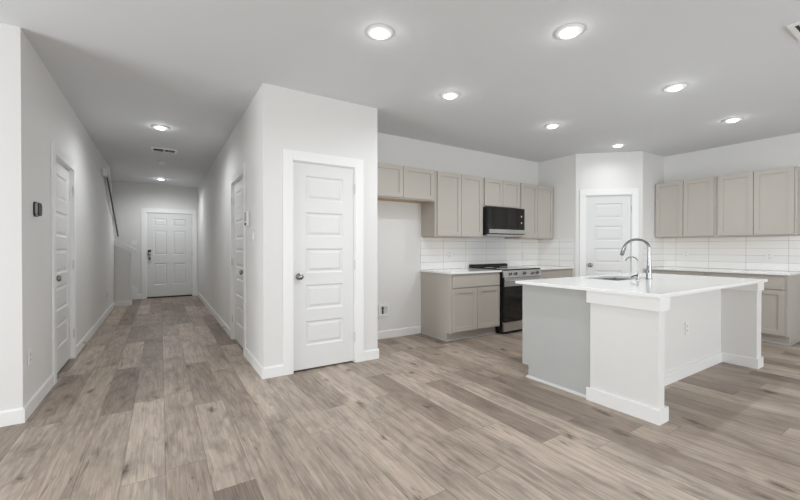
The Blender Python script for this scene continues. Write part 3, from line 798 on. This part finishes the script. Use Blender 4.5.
# cabinets on the kitchen side and their end panels
bm = new(); box(bm, 2.93, 5.17, WY1 + .001, 2.375, .112, .700); box(bm, 2.93, 5.17, WY1 + .001, 2.325, .0005, .112)
box(bm, 2.93, 3.62, WY1 + .001, 2.375, .700, .8755); box(bm, 4.46, 5.17, WY1 + .001, 2.375, .700, .8755); box(bm, 3.62, 4.46, 2.365, 2.375, .700, .8755)
cb = obj('cabinet_body', bm, M_cab, t)
FI = F(5.17, 2.375, -1, 0)
for d0, d1 in ((.02, .34), (.345, .66), (.74, 1.14), (1.145, 1.55), (1.60, 2.22)): shaker(FI, d0, d1, .128, .860, t)
for x0, x1, nm in ((2.913, 2.9295, 'l'), (5.1705, 5.187, 'r')):
    bm = new(); pr_ = [Vector((x0, WY1 + .001, .0005)), Vector((x0, 2.330, .0005)), Vector((x0, 2.330, .112)), Vector((x0, 2.400, .112)), Vector((x0, 2.400, .8755)), Vector((x0, WY1 + .001, .8755))]
    prism(bm, pr_, Vector((x1 - x0, 0, 0))); o = obj('end_panel', bm, M_gray, t); o['label'] = 'flat grey painted end panel'
bm = new(); prism(bm, [Vector((2.9128, 1.738, .0005)), Vector((2.896, 1.738, .0005)), Vector((2.899, 1.738, .012)), Vector((2.9128, 1.738, .020))], Vector((0, 2.345 - 1.738, 0)))
o = obj('shoe_molding', bm, M_shoe, t); o['label'] = 'white shoe molding under the end panel'
FIK = F(0, KY0, 1, 0)
outlet(FIK, 4.20, .455, 'white outlet on the inner wall of the island seating side')

# island top with the sink opening
SX0, SX1, SY0, SY1 = 3.70, 4.36, 1.925, 2.300
IX0, IX1, IY0, IY1 = 2.850, 5.125, 1.200, 2.435
bm = new()
xs, ys = (IX0, SX0, SX1, IX1), (IY0, SY0, SY1, IY1)
g = [[[bm.verts.new((x, y, z)) for y in ys] for x in xs] for z in (CT0, CT1)]
for k in range(2):
    for i in range(3):
        for j in range(3):
            if (i, j) != (1, 1): bm.faces.new((g[k][i][j], g[k][i + 1][j], g[k][i + 1][j + 1], g[k][i][j + 1]))
for i in range(3):
    for j in (0, 3): bm.faces.new((g[0][i][j], g[0][i + 1][j], g[1][i + 1][j], g[1][i][j]))
    for j in (0, 3): bm.faces.new((g[0][j][i], g[0][j][i + 1], g[1][j][i + 1], g[1][j][i]))
for (a_, b_), (c_, d_) in (((1, 1), (2, 1)), ((2, 1), (2, 2)), ((2, 2), (1, 2)), ((1, 2), (1, 1))):
    bm.faces.new((g[0][a_][b_], g[0][c_][d_], g[1][c_][d_], g[1][a_][b_]))
bmesh.ops.recalc_face_normals(bm, faces=bm.faces)
es = [e_ for e_ in bm.edges if all(v.co.z > CT1 - .001 for v in e_.verts) and (e_.calc_face_angle(0) > 1.0)]
bmesh.ops.bevel(bm, geom=es, offset=.003, segments=2, affect='EDGES')
tag(obj('countertop', bm, M_quartz), 'large white quartz island countertop with the sink cut-out', 'countertop')

# undermount sink
t = thing('kitchen_sink', 'undermount stainless sink set into the island top', 'sink', ((SX0 + SX1) / 2, (SY0 + SY1) / 2, .70))
bm = new(); w = .010; z0, z1 = .706, CT0 - .0008
X0, X1, Y0, Y1 = SX0 - .006, SX1 + .006, SY0 - .006, SY1 + .006
box(bm, X0 - w, X0, Y0 - w, Y1 + w, z0, z1); box(bm, X1, X1 + w, Y0 - w, Y1 + w, z0, z1)
box(bm, X0, X1, Y0 - w, Y0, z0, z1); box(bm, X0, X1, Y1, Y1 + w, z0, z1); box(bm, X0 - w, X1 + w, Y0 - w, Y1 + w, z0 - .004, z0)
obj('basin', bm, M_steel, t)
bm = new(); lathe(bm, ((X0 + X1) / 2, (Y0 + Y1) / 2, z0), (0, 0, 1), [(0, .05), (.003, .05), (.004, .038), (.001, .030), (.001, 0)], 24)
o = obj('drain', bm, M_chrome, t, True); o['label'] = 'round drain'

# faucet
fx, fy = 4.115, 1.835
t = thing('kitchen_faucet', 'tall chrome gooseneck faucet with pull-down head behind the island sink', 'faucet', (fx, fy, CT1))
bm = new()
lathe(bm, (fx, fy, CT1 + .0005), (0, 0, 1), [(0, .031), (.006, .031), (.010, .026), (.05, .025), (.09, .023), (.13, .019), (.20, .0155), (.320, .0140)], 28)
obj('body', bm, M_chrome, t, True)
R = .118; cz = CT1 + .300; pts = [Vector((fx, fy, CT1 + .330))]
pts = [Vector((fx, fy + R - R * math.cos(a_), CT1 + .335 + R * .52 * math.sin(a_))) if False else Vector((fx, fy + R - R * math.cos(a_), 1.212 + .088 * math.sin(a_))) for a_ in [math.radians(d_) for d_ in range(0, 166, 11)]]
bm = new(); tube(bm, pts, .0125, 16); obj('spout', bm, M_chrome, t, True)
end = pts[-1]; dirn = (pts[-1] - pts[-2]).normalized(); dirn = Vector((0, .32, -.95)).normalized()
bm = new(); lathe(bm, end - dirn * .006, dirn, [(0, .014), (.012, .0165), (.05, .019), (.095, .0195), (.103, .017), (.103, 0)], 22); o = obj('spray_head', bm, M_chrome, t, True)
bm = new(); lathe(bm, end + dirn * .0975, dirn, [(0, .0168), (.006, .0160)], 20)
o = obj('nozzle', bm, M_dark, t, True); o['label'] = 'dark spray nozzle'
bm = new(); lathe(bm, (fx - .020, fy, CT1 + .075), (-1, 0, 0), [(0, .014), (.022, .015), (.032, .012), (.034, 0)], 18)
tube(bm, [(fx - .040, fy, CT1 + .075), (fx - .050, fy - .01, CT1 + .095), (fx - .058, fy - .02, CT1 + .14)], [.007, .006, .005], 10)
obj('lever', bm, M_chrome, t, True)
# filtered water tap
gx, gy = 3.925, 1.850
t = thing('water_filter_tap', 'small thin chrome drinking-water tap beside the tall faucet', 'faucet', (gx, gy, CT1))
bm = new(); lathe(bm, (gx, gy, CT1 + .0005), (0, 0, 1), [(0, .021), (.005, .021), (.008, .013), (.03, .010), (.045, .009), (.065, .0055)], 20); obj('body', bm, M_chrome, t, True)
r = .058; pts = [Vector((gx, gy, CT1 + .06)), Vector((gx, gy, CT1 + .12))] + [Vector((gx, gy + r - r * math.cos(a_), CT1 + .172 + .054 * math.sin(a_))) for a_ in [math.radians(d_) for d_ in range(0, 171, 12)]]
bm = new(); tube(bm, pts, .0052, 10); obj('spout', bm, M_chrome, t, True)
bm = new(); tube(bm, [(gx - .010, gy, CT1 + .045), (gx - .035, gy + .01, CT1 + .045), (gx - .085, gy + .02, CT1 + .032)], [.008, .007, .006], 10); o = obj('lever', bm, M_dark, t, True); o['label'] = 'dark side lever'
